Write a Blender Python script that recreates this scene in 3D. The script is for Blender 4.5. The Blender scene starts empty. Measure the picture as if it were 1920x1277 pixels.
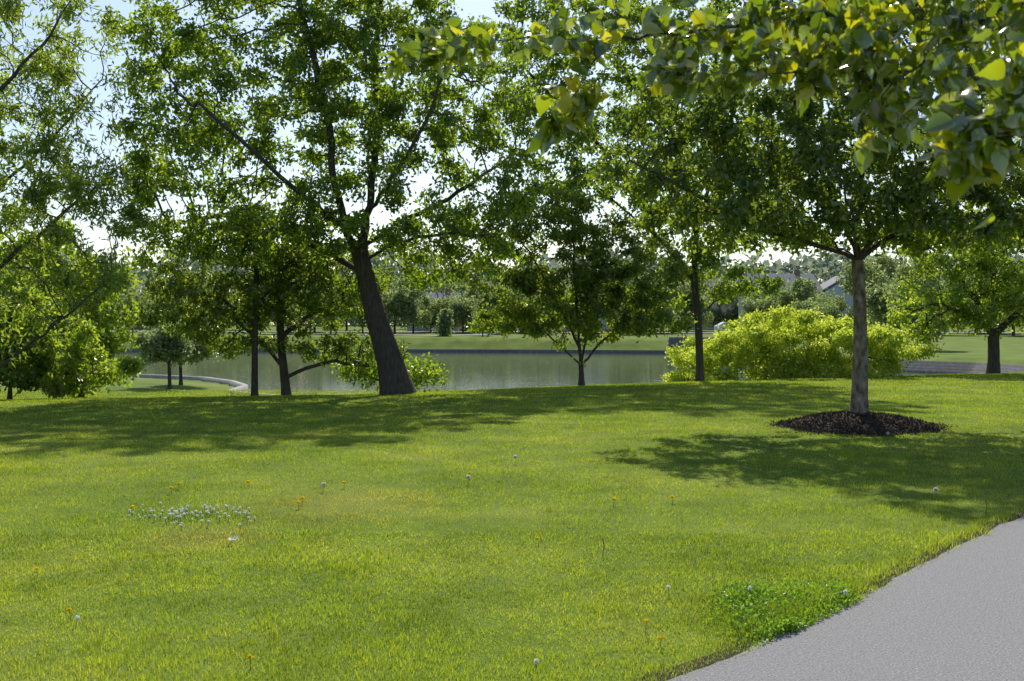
import bpy, bmesh, math, random
import numpy as np
from mathutils import Vector
random.seed(7); rng=np.random.default_rng(7)
sc=bpy.context.scene; C=sc.collection
F=2059.0; HZ=612.0; CAMZ=1.6
def W(px,py,Y): return np.array([(px-960)/F*Y, Y, CAMZ-(py-HZ)/F*Y])
def GP(px,py):
    Y=CAMZ*F/(py-HZ); return np.array([(px-960)/F*Y,Y,0.0])
# ------------------------------------------------------------------ terrain
def ss(a,b,x):
    t=np.clip((x-a)/(b-a),0,1); return t*t*(3-2*t)
CX=[-40,-14,-3,2,6,12,18,40]; CY=[20,21.5,24,28,30.5,34,36.5,40]
def fall(x,y): return -0.95*ss(0,16,y-np.interp(x,CX,CY))
POND=np.array([(-11.6,45),(-9,42),(-4,41),(2,43),(8,45),(14,49),(20,53),(26,56),(29,60),(28,66),(25,71),(25,80),(27,95),(24,108),(18,117),
 (0,122),(-20,124),(-60,126),(-120,124),(-120,70),(-60,66),(-30,64),(-20,60),(-16,57),(-13.5,53),(-11.9,49)],float)
def pond_sd(x,y):
    d=np.full(x.shape,1e9); ins=np.zeros(x.shape,bool); n=len(POND)
    for i in range(n):
        ax,ay=POND[i]; bx,by=POND[(i+1)%n]; ex,ey=bx-ax,by-ay
        t=np.clip(((x-ax)*ex+(y-ay)*ey)/(ex*ex+ey*ey),0,1)
        d=np.minimum(d,np.hypot(x-ax-t*ex,y-ay-t*ey))
        c=((ay>y)!=(by>y))&(x<(ex)*(y-ay)/(ey if ey else 1e-9)+ax); ins^=c
    return np.where(ins,-d,d)
def H(x,y):
    x=np.asarray(x,float); y=np.asarray(y,float)
    t=ss(60,130,y); far=np.clip(0.3+(y-124)*0.012,0,2.0)
    P=fall(x,y)*(1-t)+far*t+0.5*ss(22,30,x)*ss(58,68,y)*(1-t)
    d=pond_sd(x,y)
    o=-1.2+(P+1.2)*ss(0,4,d); i=-1.2-np.clip(-d*0.5,0,1.3)
    return np.where(y<30,P,np.where(d>0,o,i))
# ------------------------------------------------------------------ mesh helpers
def mesh_np(name,V,Fc,mat,parent=None,smooth=False):
    V=np.asarray(V,np.float32); Fc=np.asarray(Fc,np.int32); k=Fc.shape[1]
    me=bpy.data.meshes.new(name); me.vertices.add(len(V)); me.vertices.foreach_set('co',V.ravel())
    me.loops.add(Fc.size); me.loops.foreach_set('vertex_index',Fc.ravel())
    me.polygons.add(len(Fc)); me.polygons.foreach_set('loop_start',np.arange(len(Fc),dtype=np.int32)*k)
    me.update(calc_edges=True)
    if smooth: me.polygons.foreach_set('use_smooth',np.ones(len(Fc),bool))
    me.materials.append(mat); o=bpy.data.objects.new(name,me); C.objects.link(o)
    if parent: o.parent=parent
    return o
def obj(name,bm,mat,parent=None,smooth=False):
    me=bpy.data.meshes.new(name); bmesh.ops.recalc_face_normals(bm,faces=bm.faces[:]); bm.to_mesh(me); bm.free()
    if smooth:
        for p in me.polygons: p.use_smooth=True
    me.materials.append(mat); o=bpy.data.objects.new(name,me); C.objects.link(o)
    if parent: o.parent=parent
    return o
def tag(o,label=None,cat=None,group=None,kind=None):
    if label:o['label']=label
    if cat:o['category']=cat
    if group:o['group']=group
    if kind:o['kind']=kind
    return o
def empty(name,loc,rz=0):
    o=bpy.data.objects.new(name,None); C.objects.link(o); o.location=tuple(loc); o.rotation_euler=(0,0,rz); o.empty_display_size=.2; return o
def copy_tree(o,parent=None):
    c=o.copy(); C.objects.link(c)
    if parent is not None: c.parent=parent
    for ch in list(o.children): copy_tree(ch,c)
    return c
def box(bm,x0,x1,y0,y1,z0,z1):
    v=[bm.verts.new(p) for p in ((x0,y0,z0),(x1,y0,z0),(x1,y1,z0),(x0,y1,z0),(x0,y0,z1),(x1,y0,z1),(x1,y1,z1),(x0,y1,z1))]
    for f in ((0,3,2,1),(4,5,6,7),(0,1,5,4),(1,2,6,5),(2,3,7,6),(3,0,4,7)): bm.faces.new([v[i] for i in f])
    return bm
def prism(bm,pts,y0,y1):
    a=[bm.verts.new((x,y0,z)) for x,z in pts]; b=[bm.verts.new((x,y1,z)) for x,z in pts]; n=len(pts)
    bm.faces.new(a); bm.faces.new(b[::-1])
    for i in range(n): bm.faces.new((a[i],b[i],b[(i+1)%n],a[(i+1)%n]))
    return bm
# ------------------------------------------------------------------ materials
def newmat(name):
    m=bpy.data.materials.new(name); m.use_nodes=True; nt=m.node_tree; nt.nodes.clear()
    out=nt.nodes.new('ShaderNodeOutputMaterial'); return m,nt,out
def ramp(nt,fac,stops):
    r=nt.nodes.new('ShaderNodeValToRGB'); e=r.color_ramp.elements
    while len(e)<len(stops): e.new(0.5)
    for el,(p,c) in zip(e,stops): el.position=p; el.color=(*c,1)
    nt.links.new(fac,r.inputs[0]); return r.outputs[0]
def noise(nt,scale,detail=3,coord='Object',rough=.55,vec=None):
    n=nt.nodes.new('ShaderNodeTexNoise'); n.inputs['Scale'].default_value=scale; n.inputs['Detail'].default_value=detail; n.inputs['Roughness'].default_value=rough
    if vec is None:
        tc=nt.nodes.new('ShaderNodeTexCoord'); vec=tc.outputs[coord]
    nt.links.new(vec,n.inputs['Vector']); return n.outputs[0]
def mth(nt,op,a,b):
    n=nt.nodes.new('ShaderNodeMath'); n.operation=op
    for i,v in enumerate((a,b)):
        if isinstance(v,(int,float)): n.inputs[i].default_value=v
        else: nt.links.new(v,n.inputs[i])
    return n.outputs[0]
def mixc(nt,f,a,b,mode='MIX'):
    n=nt.nodes.new('ShaderNodeMix'); n.data_type='RGBA'; n.blend_type=mode
    for i,v in ((0,f),(6,a),(7,b)):
        if isinstance(v,(int,float)): n.inputs[i].default_value=v
        elif isinstance(v,tuple): n.inputs[i].default_value=(*v,1)
        else: nt.links.new(v,n.inputs[i])
    return n.outputs[2]
def leafmat(name,stops,tcol,tr=.5,gl=.08,ns=1.2,grough=.35,isl=.55,dry=None):
    m,nt,out=newmat(name)
    g=nt.nodes.new('ShaderNodeNewGeometry')
    f=mth(nt,'ADD',mth(nt,'MULTIPLY',noise(nt,ns,3),1-isl+.15),mth(nt,'MULTIPLY',g.outputs['Random Per Island'],isl))
    col=ramp(nt,mth(nt,'SUBTRACT',f,.08),stops)
    if dry:
        tc=nt.nodes.new('ShaderNodeTexCoord'); big=noise(nt,.22,4,rough=.7); fac=ramp(nt,big,[(.54,(0,0,0)),(.72,(.35,.35,.35))])
        for (cx,cy,rx) in dry:
            mp=nt.nodes.new('ShaderNodeMapping'); mp.inputs['Location'].default_value=(-cx,-cy*.9,0); mp.inputs['Scale'].default_value=(1,.9,0); nt.links.new(tc.outputs['Object'],mp.inputs[0])
            ln=nt.nodes.new('ShaderNodeVectorMath'); ln.operation='LENGTH'; nt.links.new(mp.outputs[0],ln.inputs[0])
            v=mth(nt,'SUBTRACT',1.0,mth(nt,'DIVIDE',ln.outputs['Value'],rx)); v=mth(nt,'MULTIPLY',mth(nt,'MAXIMUM',v,0.0),mth(nt,'MULTIPLY',noise(nt,3,4),2.2))
            fac=mth(nt,'MAXIMUM',fac,mth(nt,'MINIMUM',v,.8))
        col=mixc(nt,fac,col,(.42,.37,.14))
        dk=ramp(nt,noise(nt,1.3,6,rough=.7),[(.38,(.6,.66,.6)),(.54,(1,1,1))]); col=mixc(nt,1.0,col,dk,'MULTIPLY')
    d=nt.nodes.new('ShaderNodeBsdfDiffuse'); nt.links.new(col,d.inputs[0])
    t=nt.nodes.new('ShaderNodeBsdfTranslucent'); nt.links.new(mixc(nt,1.0,col,tcol,'MULTIPLY'),t.inputs[0])
    ms=nt.nodes.new('ShaderNodeMixShader'); ms.inputs[0].default_value=tr
    nt.links.new(d.outputs[0],ms.inputs[1]); nt.links.new(t.outputs[0],ms.inputs[2])
    gs=nt.nodes.new('ShaderNodeBsdfGlossy'); gs.inputs['Roughness'].default_value=grough; gs.inputs[0].default_value=(1,.98,.92,1)
    m2=nt.nodes.new('ShaderNodeMixShader'); m2.inputs[0].default_value=gl
    nt.links.new(ms.outputs[0],m2.inputs[1]); nt.links.new(gs.outputs[0],m2.inputs[2]); nt.links.new(m2.outputs[0],out.inputs[0])
    return m
def pmat(name,stops,ns=8,rough=.8,bump=0,bs=30,detail=5,metal=0,scalevec=None,spec=.3,coord='Object'):
    m,nt,out=newmat(name); p=nt.nodes.new('ShaderNodeBsdfPrincipled')
    vec=None
    if scalevec:
        tc=nt.nodes.new('ShaderNodeTexCoord'); mp=nt.nodes.new('ShaderNodeMapping'); mp.inputs['Scale'].default_value=scalevec
        nt.links.new(tc.outputs[coord],mp.inputs[0]); vec=mp.outputs[0]
    nt.links.new(ramp(nt,noise(nt,ns,detail,coord,vec=vec),stops),p.inputs['Base Color'])
    p.inputs['Roughness'].default_value=rough; p.inputs['Metallic'].default_value=metal; p.inputs['Specular IOR Level'].default_value=spec
    if bump:
        b=nt.nodes.new('ShaderNodeBump'); b.inputs['Strength'].default_value=bump; b.inputs['Distance'].default_value=.02
        nt.links.new(noise(nt,bs,6,coord,vec=vec),b.inputs['Height']); nt.links.new(b.outputs[0],p.inputs['Normal'])
    nt.links.new(p.outputs[0],out.inputs[0]); return m
Y3=(3.5,3.0,.8)
M={}
M['leaf_oak']=leafmat('leaf_oak',[(.2,(.052,.10,.02)),(.5,(.092,.158,.028)),(.8,(.165,.235,.042))],Y3,.62,.045)
M['leaf_dark']=leafmat('leaf_dark',[(.2,(.04,.078,.018)),(.5,(.075,.125,.026)),(.85,(.145,.20,.042))],Y3,.58,.06)
M['leaf_red']=leafmat('leaf_red',[(.2,(.058,.098,.022)),(.5,(.10,.155,.03)),(.78,(.165,.20,.042)),(.97,(.23,.17,.055))],(3.2,2.9,.85),.6,.045)
M['leaf_narrow']=leafmat('leaf_narrow',[(.2,(.08,.13,.03)),(.5,(.13,.20,.042)),(.85,(.20,.275,.065))],(3.0,2.6,.9),.62,.045)
M['leaf_lime']=leafmat('leaf_lime',[(.2,(.31,.40,.065)),(.5,(.42,.51,.09)),(.85,(.54,.60,.14))],(1.7,1.6,.75),.52,.03)
M['leaf_mid']=leafmat('leaf_mid',[(.2,(.09,.145,.03)),(.5,(.145,.215,.042)),(.85,(.22,.295,.06))],(2.9,2.6,.8),.6,.04)
M['leaf_far_haze']=leafmat('leaf_far_haze',[(.2,(.13,.18,.10)),(.5,(.18,.235,.115)),(.85,(.25,.31,.14))],(2.0,1.9,1.1),.52,.03,ns=.4)  # distance haze painted in: leaf colours made paler and greyer
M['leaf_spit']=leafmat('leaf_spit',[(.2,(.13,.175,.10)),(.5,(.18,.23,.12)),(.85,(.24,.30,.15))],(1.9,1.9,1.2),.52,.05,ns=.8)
M['leaf_wood_haze']=leafmat('leaf_wood_haze',[(.2,(.15,.19,.16)),(.5,(.19,.23,.185)),(.85,(.23,.28,.21))],(1.6,1.6,1.3),.45,.03,ns=.1)  # stronger blue-grey air haze put into the greens of the horizon wood
M['leaf_near']=leafmat('leaf_near',[(.15,(.035,.068,.010)),(.45,(.075,.13,.013)),(.72,(.135,.19,.016)),(.87,(.27,.28,.018)),(.97,(.50,.20,.035))],(3.1,2.6,.65),.6,.12,ns=2.5,grough=.2,isl=.72)
dc=GP(640,945); dc2=GP(380,1010)
M['grass']=leafmat('grass_blades',[(.2,(.13,.215,.020)),(.42,(.215,.31,.028)),(.62,(.31,.40,.042)),(.85,(.46,.48,.10))],(1.9,1.7,.6),.52,.035,ns=.5,isl=.5,grough=.5,dry=[(dc[0],dc[1],1.2),(dc2[0],dc2[1],.6)])
M['weed']=leafmat('weed_leaves',[(.2,(.12,.22,.025)),(.5,(.17,.30,.035)),(.85,(.24,.38,.05))],(1.8,1.7,.7),.5,.03)
M['ground']=pmat('lawn_ground',[(.3,(.085,.13,.022)),(.5,(.13,.185,.028)),(.7,(.19,.22,.045))],.5,.95,.5,25,8,spec=.1)
M['bark']=pmat('bark',[(.3,(.05,.04,.033)),(.6,(.10,.08,.066)),(.8,(.165,.135,.11))],5,.9,1.0,7,8,scalevec=(4,4,.8))
M['bark_grey']=pmat('bark_grey',[(.34,(.07,.05,.035)),(.46,(.18,.135,.095)),(.56,(.27,.215,.155)),(.68,(.40,.34,.27))],3.5,.9,1.0,8,8,scalevec=(3,3,1.6))
M['mulch']=pmat('mulch',[(.35,(.035,.025,.019)),(.6,(.095,.068,.052)),(.8,(.19,.14,.11))],30,.95,1,40,6)
M['asphalt']=pmat('asphalt_path',[(.28,(.13,.126,.123)),(.42,(.225,.218,.213)),(.58,(.295,.286,.28)),(.74,(.45,.44,.43))],90,.9,.7,95,5)
M['soil']=pmat('soil_edge',[(.3,(.016,.011,.007)),(.7,(.05,.035,.02))],20,.95,.6,60)
M['stone']=pmat('stone',[(.3,(.26,.24,.21)),(.7,(.42,.40,.36))],6,.85,.4,20)
M['stone_dark']=pmat('stone_dark',[(.3,(.12,.117,.11)),(.7,(.21,.20,.19))],3,.9,.5,12)
M['concrete']=pmat('pale_path',[(.3,(.38,.36,.33)),(.7,(.5,.48,.44))],2,.9)
M['white']=pmat('white_siding',[(.3,(.62,.63,.64)),(.7,(.74,.75,.75))],3,.7)
M['bluegrey']=pmat('bluegrey_siding',[(.3,(.50,.55,.60)),(.7,(.58,.63,.68))],3,.7)
M['beige']=pmat('beige_siding',[(.3,(.50,.47,.42)),(.7,(.6,.56,.5))],3,.7)
M['shingle']=pmat('shingle',[(.3,(.17,.175,.19)),(.7,(.25,.255,.27))],4,.85)
M['shingle_brown']=pmat('shingle_brown',[(.3,(.2,.18,.17)),(.7,(.28,.25,.23))],4,.85)
M['glass']=pmat('window_glass',[(.3,(.04,.055,.07)),(.7,(.08,.10,.12))],1,.15,spec=.8)
M['brick']=pmat('brick',[(.3,(.22,.13,.10)),(.7,(.32,.2,.16))],10,.9)
M['carpaint']=pmat('car_white',[(.3,(.72,.72,.72)),(.7,(.8,.8,.8))],2,.25,spec=.6)
M['silver']=pmat('car_silver',[(.3,(.35,.37,.40)),(.7,(.42,.44,.46))],2,.3,spec=.6)
M['rubber']=pmat('rubber',[(.3,(.015,.015,.015)),(.7,(.03,.03,.03))],5,.8)
M['petal_y']=leafmat('yellow_petal',[(.2,(.8,.62,.02)),(.8,(.9,.74,.03))],(1.1,1.05,.5),.4,.02)
M['petal_w']=leafmat('white_petal',[(.2,(.7,.7,.66)),(.8,(.85,.85,.8))],(1.1,1.1,1.1),.4,.02)
M['stem']=pmat('stem_green',[(.3,(.12,.17,.05)),(.7,(.2,.24,.08))],40,.7)
M['dry']=pmat('dry_stalk',[(.3,(.16,.10,.05)),(.7,(.3,.2,.1))],40,.8)
# water
m,nt,out=newmat('pond_water'); p=nt.nodes.new('ShaderNodeBsdfPrincipled')
p.inputs['Base Color'].default_value=(.085,.105,.075,1); p.inputs['Roughness'].default_value=.05; p.inputs['IOR'].default_value=1.33; p.inputs['Specular IOR Level'].default_value=.8
tc=nt.nodes.new('ShaderNodeTexCoord'); mp=nt.nodes.new('ShaderNodeMapping'); mp.inputs['Scale'].default_value=(.6,2.4,1); nt.links.new(tc.outputs['Object'],mp.inputs[0])
b=nt.nodes.new('ShaderNodeBump'); b.inputs['Strength'].default_value=.17; b.inputs['Distance'].default_value=.05
nt.links.new(noise(nt,1.6,5,vec=mp.outputs[0]),b.inputs['Height']); nt.links.new(b.outputs[0],p.inputs['Normal']); nt.links.new(p.outputs[0],out.inputs[0]); M['water']=m

# ------------------------------------------------------------------ setting: ground, water, path
def axis(segs):
    r=[]
    for a,b_,s in segs: r+=list(np.arange(a,b_,s))
    return np.array(r+[segs[-1][1]],float)
gx=axis([(-1500,-300,150),(-300,-100,20),(-100,-40,4),(-40,40,.8),(40,100,4),(100,300,20),(300,1500,150)])
gy=axis([(-300,-20,40),(-20,0,2),(0,80,.8),(80,140,1.5),(140,260,6),(260,2000,120)])
X,Yg=np.meshgrid(gx,gy); Z=H(X.ravel(),Yg.ravel()); nx,ny=len(gx),len(gy)
idx=np.arange(nx*ny).reshape(ny,nx)
q=np.stack([idx[:-1,:-1],idx[:-1,1:],idx[1:,1:],idx[1:,:-1]],-1).reshape(-1,4)
g=mesh_np('ground',np.c_[X.ravel(),Yg.ravel(),Z],q,M['ground'],smooth=True); tag(g,kind='structure')
w=mesh_np('pond_water',[(-119,36,-1.3),(40,36,-1.3),(40,127,-1.3),(-119,127,-1.3)],[(0,1,2,3)],M['water']); tag(w,kind='structure')
EDGE=np.array([(-6,-1.0),(-3.2,1.4),(-1.2,3.1),(.745,4.95),(1.33,5.6),(1.98,6.36),(2.88,7.52),(4.35,9.3),(6.3,11.3),(9,13.6),(13,16.4),(20,20)],float)
def resamp(P,n):
    P=np.asarray(P,float); s=np.r_[0,np.cumsum(np.linalg.norm(np.diff(P,axis=0),axis=1))]
    u=np.linspace(0,s[-1],n); return np.stack([np.interp(u,s,P[:,k]) for k in range(P.shape[1])],1)
E=resamp(EDGE,420)
for _ in range(30): E[1:-1]=(E[:-2]+E[2:]+2*E[1:-1])/4
tn=np.gradient(E,axis=0); tn/=np.linalg.norm(tn,axis=1)[:,None]; nr=np.c_[tn[:,1],-tn[:,0]]
wob=np.convolve(rng.normal(0,1,420),np.ones(3)/3,'same')*.02+.014*np.sin(np.arange(420)*.5)
def strip(name,o0,o1,z,mat,w0):
    a=E+nr*(o0+w0)[:,None]; b_=E+nr*o1
    V=np.r_[np.c_[a,np.full(420,z)],np.c_[b_,np.full(420,z)]]; i=np.arange(419)
    return mesh_np(name,V,np.stack([i,i+420,i+421,i+1],1),mat)
tag(strip('soil_verge',-.12,2.72,.004,M['soil'],wob*1.5),kind='structure')
tag(strip('path',.0,2.6,.010,M['asphalt'],wob),kind='structure')
def edge_d(x,y):
    d=np.full(x.shape,1e9); s=np.zeros(x.shape)
    for k in range(0,420,3):
        dx=x-E[k,0]; dy=y-E[k,1]; dd=np.hypot(dx,dy); m_=dd<d
        d=np.where(m_,dd,d); s=np.where(m_,dx*nr[k,0]+dy*nr[k,1]-wob[k],s)
    return s
def ribbon(name,pts,wd,mat,dz,n=40):
    P=resamp(pts,n); t=np.gradient(P,axis=0); t/=np.linalg.norm(t,axis=1)[:,None]; nn=np.c_[t[:,1],-t[:,0]]
    a=P+nn*wd/2; b_=P-nn*wd/2; V=np.r_[np.c_[a,H(a[:,0],a[:,1])+dz],np.c_[b_,H(b_[:,0],b_[:,1])+dz]]; i=np.arange(n-1)
    return mesh_np(name,V,np.stack([i,i+n,i+n+1,i+1],1),mat)
tag(ribbon('far_path',[(-40,150),(-22,143),(-9,134),(-4,138),(-1,152),(1,170)],2.2,M['concrete'],.08,60),kind='structure')
tag(ribbon('far_road',[(-90,166),(-20,160),(30,150),(90,150)],6,M['asphalt'],.10,60),kind='structure')
def kerb(name,pts,wd,z0,z1,mat,n=60):
    P=resamp(pts,n); t=np.gradient(P,axis=0); t/=np.linalg.norm(t,axis=1)[:,None]; nn=np.c_[t[:,1],-t[:,0]]
    a=P+nn*wd/2; b_=P-nn*wd/2; on=np.ones(n)
    V=np.concatenate([np.c_[a,on*z0],np.c_[a,on*z1],np.c_[b_,on*z1],np.c_[b_,on*z0]]); i=np.arange(n-1); q=[]
    for k in range(4):
        l=(k+1)%4; q.append(np.stack([i+k*n,i+1+k*n,i+1+l*n,i+l*n],1))
    return mesh_np(name,V,np.concatenate(q),mat)
tag(kerb('pond_kerb',[(-9,42),(-11.6,45),(-11.9,49),(-13.5,53),(-16,57),(-20,60),(-30,64)],.3,-1.6,-1.02,M['stone']),kind='structure')
tag(kerb('far_pond_kerb',[(18,117),(0,122),(-20,124),(-60,126)],.6,-1.7,-.95,M['stone_dark']),kind='structure')
def tiers(name,pts,n,h,step,z0,mat,label):
    r=empty(name,(pts[0][0],pts[0][1],z0)); off=np.array([pts[0][0],pts[0][1],0])
    P=np.array(pts,float); t=np.gradient(P,axis=0); t/=np.linalg.norm(t,axis=1)[:,None]; nn=np.c_[-t[:,1],t[:,0]]
    for k in range(n):
        o=kerb('tier',P+nn*step*k-off[:2],step+.02 if k<n-1 else step*.9,-.6,h*(k+1)-.02*(k%2==3),mat,40); o.parent=r
    tag(r,label,'retaining wall')
tiers('terraced_wall',[(23,75),(24.8,71),(27.6,66),(28.5,59.5)],4,.17,.16,-1.25,M['stone_dark'],'low curved terraced stone wall behind the right end of the lime green shrub')
tiers('terraced_wall',[(16.5,117.2),(19,115.5),(24,111),(27,107)],5,.34,.15,-1.25,M['stone_dark'],'tall grey stepped stone wall on the far shore of the pond')

# ------------------------------------------------------------------ grass blades
N=880000
u=rng.random(N)
y0,y1=4.2,44.0; pw=-.7+1
Yb=(y0**pw+u*(y1**pw-y0**pw))**(1/pw); Xb=(rng.random(N)*2-1)*(.5*Yb+1.1)
ed=edge_d(Xb,Yb); ml=np.hypot((Xb-5.45)/1.25,(Yb-17.3)/1.25)
keep=((ed<-.04)|(ed>2.62)|((ed<.04)&(rng.random(N)<.3)))&((ml>1.0)|(rng.random(N)<.05)); Xb,Yb,ed=Xb[keep],Yb[keep],ed[keep]; N=len(Xb)
def vnoise(x,y,s,seed):
    r=np.random.default_rng(seed); G=r.random((256,256)); fx=x/s+1000; fy=y/s+1000; ix=fx.astype(int); iy=fy.astype(int); tx=fx-ix; ty=fy-iy; tx=tx*tx*(3-2*tx); ty=ty*ty*(3-2*ty)
    g_=lambda a,b:G[a%256,b%256]; return (g_(ix,iy)*(1-tx)+g_(ix+1,iy)*tx)*(1-ty)+(g_(ix,iy+1)*(1-tx)+g_(ix+1,iy+1)*tx)*ty
hn=vnoise(Xb,Yb,.5,1)*.4+vnoise(Xb,Yb,.11,2)*.5+vnoise(Xb,Yb,1.7,3)*.2
hh=(.009+.038*hn**2)*(0.65+.6*rng.random(N))*(1+.012*Yb)
hh*=np.where((ed>-.18)&(ed<.1),1.6,1); tall=rng.random(N)<.004; hh*=np.where(tall,1.7,1)
for (px,py,rr,am) in ((670,1065,.2,1.3),(60,880,.5,1.2),(1130,1030,.08,1.2),(1410,1165,.25,.8),(1480,1150,.25,.9),(1555,1125,.2,1.0)):
    c=GP(px,py); hh*=1+am*np.exp(-((Xb-c[0])**2+(Yb-c[1])**2)/rr**2)
hh=np.minimum(hh,.10)
wd=.0038*(Yb/6)**.92; Zb=fall(Xb,Yb)
ang=rng.random(N)*2*np.pi; la=rng.random(N)*2*np.pi; ln=hh*np.abs(rng.normal(0,.7,N))
sx,sy=np.cos(ang)*wd/2,np.sin(ang)*wd/2; lx,ly=np.cos(la)*ln,np.sin(la)*ln
near=Yb<8.5
def P3(x,y,z): return np.stack([x,y,z],1)
i=np.where(near)[0]
V=np.stack([P3(Xb-sx,Yb-sy,Zb-.003),P3(Xb+sx,Yb+sy,Zb-.003),P3(Xb+lx*.35+sx*.8,Yb+ly*.35+sy*.8,Zb+hh*.6),P3(Xb+lx*.35-sx*.8,Yb+ly*.35-sy*.8,Zb+hh*.6),P3(Xb+lx,Yb+ly,Zb+hh)],1)[i].reshape(-1,3)
b0=np.arange(len(i))*5
T=np.concatenate([np.stack([b0,b0+1,b0+2],1),np.stack([b0,b0+2,b0+3],1),np.stack([b0+3,b0+2,b0+4],1)])
j=np.where(~near)[0]
V2=np.stack([P3(Xb-sx,Yb-sy,Zb-.003),P3(Xb+sx,Yb+sy,Zb-.003),P3(Xb+lx,Yb+ly,Zb+hh)],1)[j].reshape(-1,3)
T2=np.arange(len(j)*3).reshape(-1,3)+len(V)
tag(mesh_np('lawn_grass',np.r_[V,V2],np.r_[T,T2],M['grass']),'short mown sunlit grass covering the lawn','grass',kind='stuff')

# ------------------------------------------------------------------ tree builder
def tubes(chains,sides_fn):
    Vs=[];Fs=[];o=0
    for P,R in chains:
        P=np.asarray(P); R=np.asarray(R)
        if len(P)<2: continue
        s=sides_fn(R[0]); t=np.gradient(P,axis=0); t/=np.linalg.norm(t,axis=1)[:,None]+1e-9
        ref=np.array([1.,.13,0]) if np.abs(t[:,2]).mean()>.6 else np.array([0.05,0,1.])
        a=np.cross(t,ref); a/=np.linalg.norm(a,axis=1)[:,None]+1e-9; b=np.cross(t,a)
        th=np.arange(s)*2*np.pi/s
        V=P[:,None]+R[:,None,None]*(a[:,None]*np.cos(th)[None,:,None]+b[:,None]*np.sin(th)[None,:,None])
        n=len(P); Vs.append(V.reshape(-1,3)); k=np.arange(s); k2=(k+1)%s
        base=(np.arange(n-1)*s)[:,None]
        Fs.append(np.stack([base+k,base+k2,base+s+k2,base+s+k],-1).reshape(-1,4)+o); o+=n*s
    return (np.concatenate(Vs),np.concatenate(Fs)) if Vs else (None,None)
def leaf_quads(P,L,Wd,r,droop=.25,up=.5):
    n=len(P); d=r.normal(0,1,(n,3)); d[:,2]-=droop*1.5
    d/=np.linalg.norm(d,axis=1)[:,None]
    nn=r.normal(0,1,(n,3)); nn[:,2]+=up*2; s=np.cross(d,nn); s/=np.linalg.norm(s,axis=1)[:,None]+1e-9; m_=np.cross(s,d)
    L=L*(.6+.8*r.random(n))[:,None]; w_=Wd/2*(.7+.6*r.random(n))[:,None]
    V=np.stack([P,P+d*L*.45+s*w_+m_*w_*.35,P+d*L,P+d*L*.45-s*w_+m_*w_*.35],1).reshape(-1,3)
    b=np.arange(n)*4; return V,np.r_[np.stack([b,b+1,b+2],1),np.stack([b,b+2,b+3],1)]
def leaf_shaped(P,L,r,out):
    o=np.array([(0,0),(.06,.14),(.16,.30),(.28,.35),(.36,.33),(.42,.36),(.55,.28),(.62,.29),(.74,.17),(.86,.08),(1.0,0)])
    up_=o[1:-1]; mid=np.array([(x,0) for x,_ in up_])
    n=len(P); d=r.normal(0,.75,(n,3))+out*.5; d[:,2]-=.7; d/=np.linalg.norm(d,axis=1)[:,None]
    nn=r.normal(0,1,(n,3)); nn[:,2]+=.2; s=np.cross(d,nn); s/=np.linalg.norm(s,axis=1)[:,None]; m_=np.cross(s,d)
    L=(L*(.45+.85*r.random(n)))[:,None]; cu=r.normal(.2,.25,n)[:,None]; fo=r.uniform(.05,.5,n)[:,None]; wv=r.uniform(.75,1.1,n)[:,None]
    def pt(x,y): return P+L*(d*x+s*y*wv+m_*(fo*abs(y)-cu*x*x))
    cols=[pt(0,0)]+[pt(x,y) for x,y in up_]+[pt(x,-y) for x,y in up_]+[pt(x,0) for x,_ in mid]+[pt(1,0)]
    V=np.stack(cols,1); k=len(cols); m=len(up_); fs=[]
    U=lambda i:1+i; D=lambda i:1+m+i; Mi=lambda i:1+2*m+i; tip=k-1
    fs+= [(0,Mi(0),U(0)),(0,D(0),Mi(0))]
    for i in range(m-1): fs+=[(U(i),Mi(i),Mi(i+1)),(U(i),Mi(i+1),U(i+1)),(D(i),Mi(i+1),Mi(i)),(D(i),D(i+1),Mi(i+1))]
    fs+=[(U(m-1),Mi(m-1),tip),(D(m-1),tip,Mi(m-1))]
    fs=np.array(fs); b=(np.arange(n)*k)[:,None,None]
    return V.reshape(-1,3),(fs[None]+b).reshape(-1,3)
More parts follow.
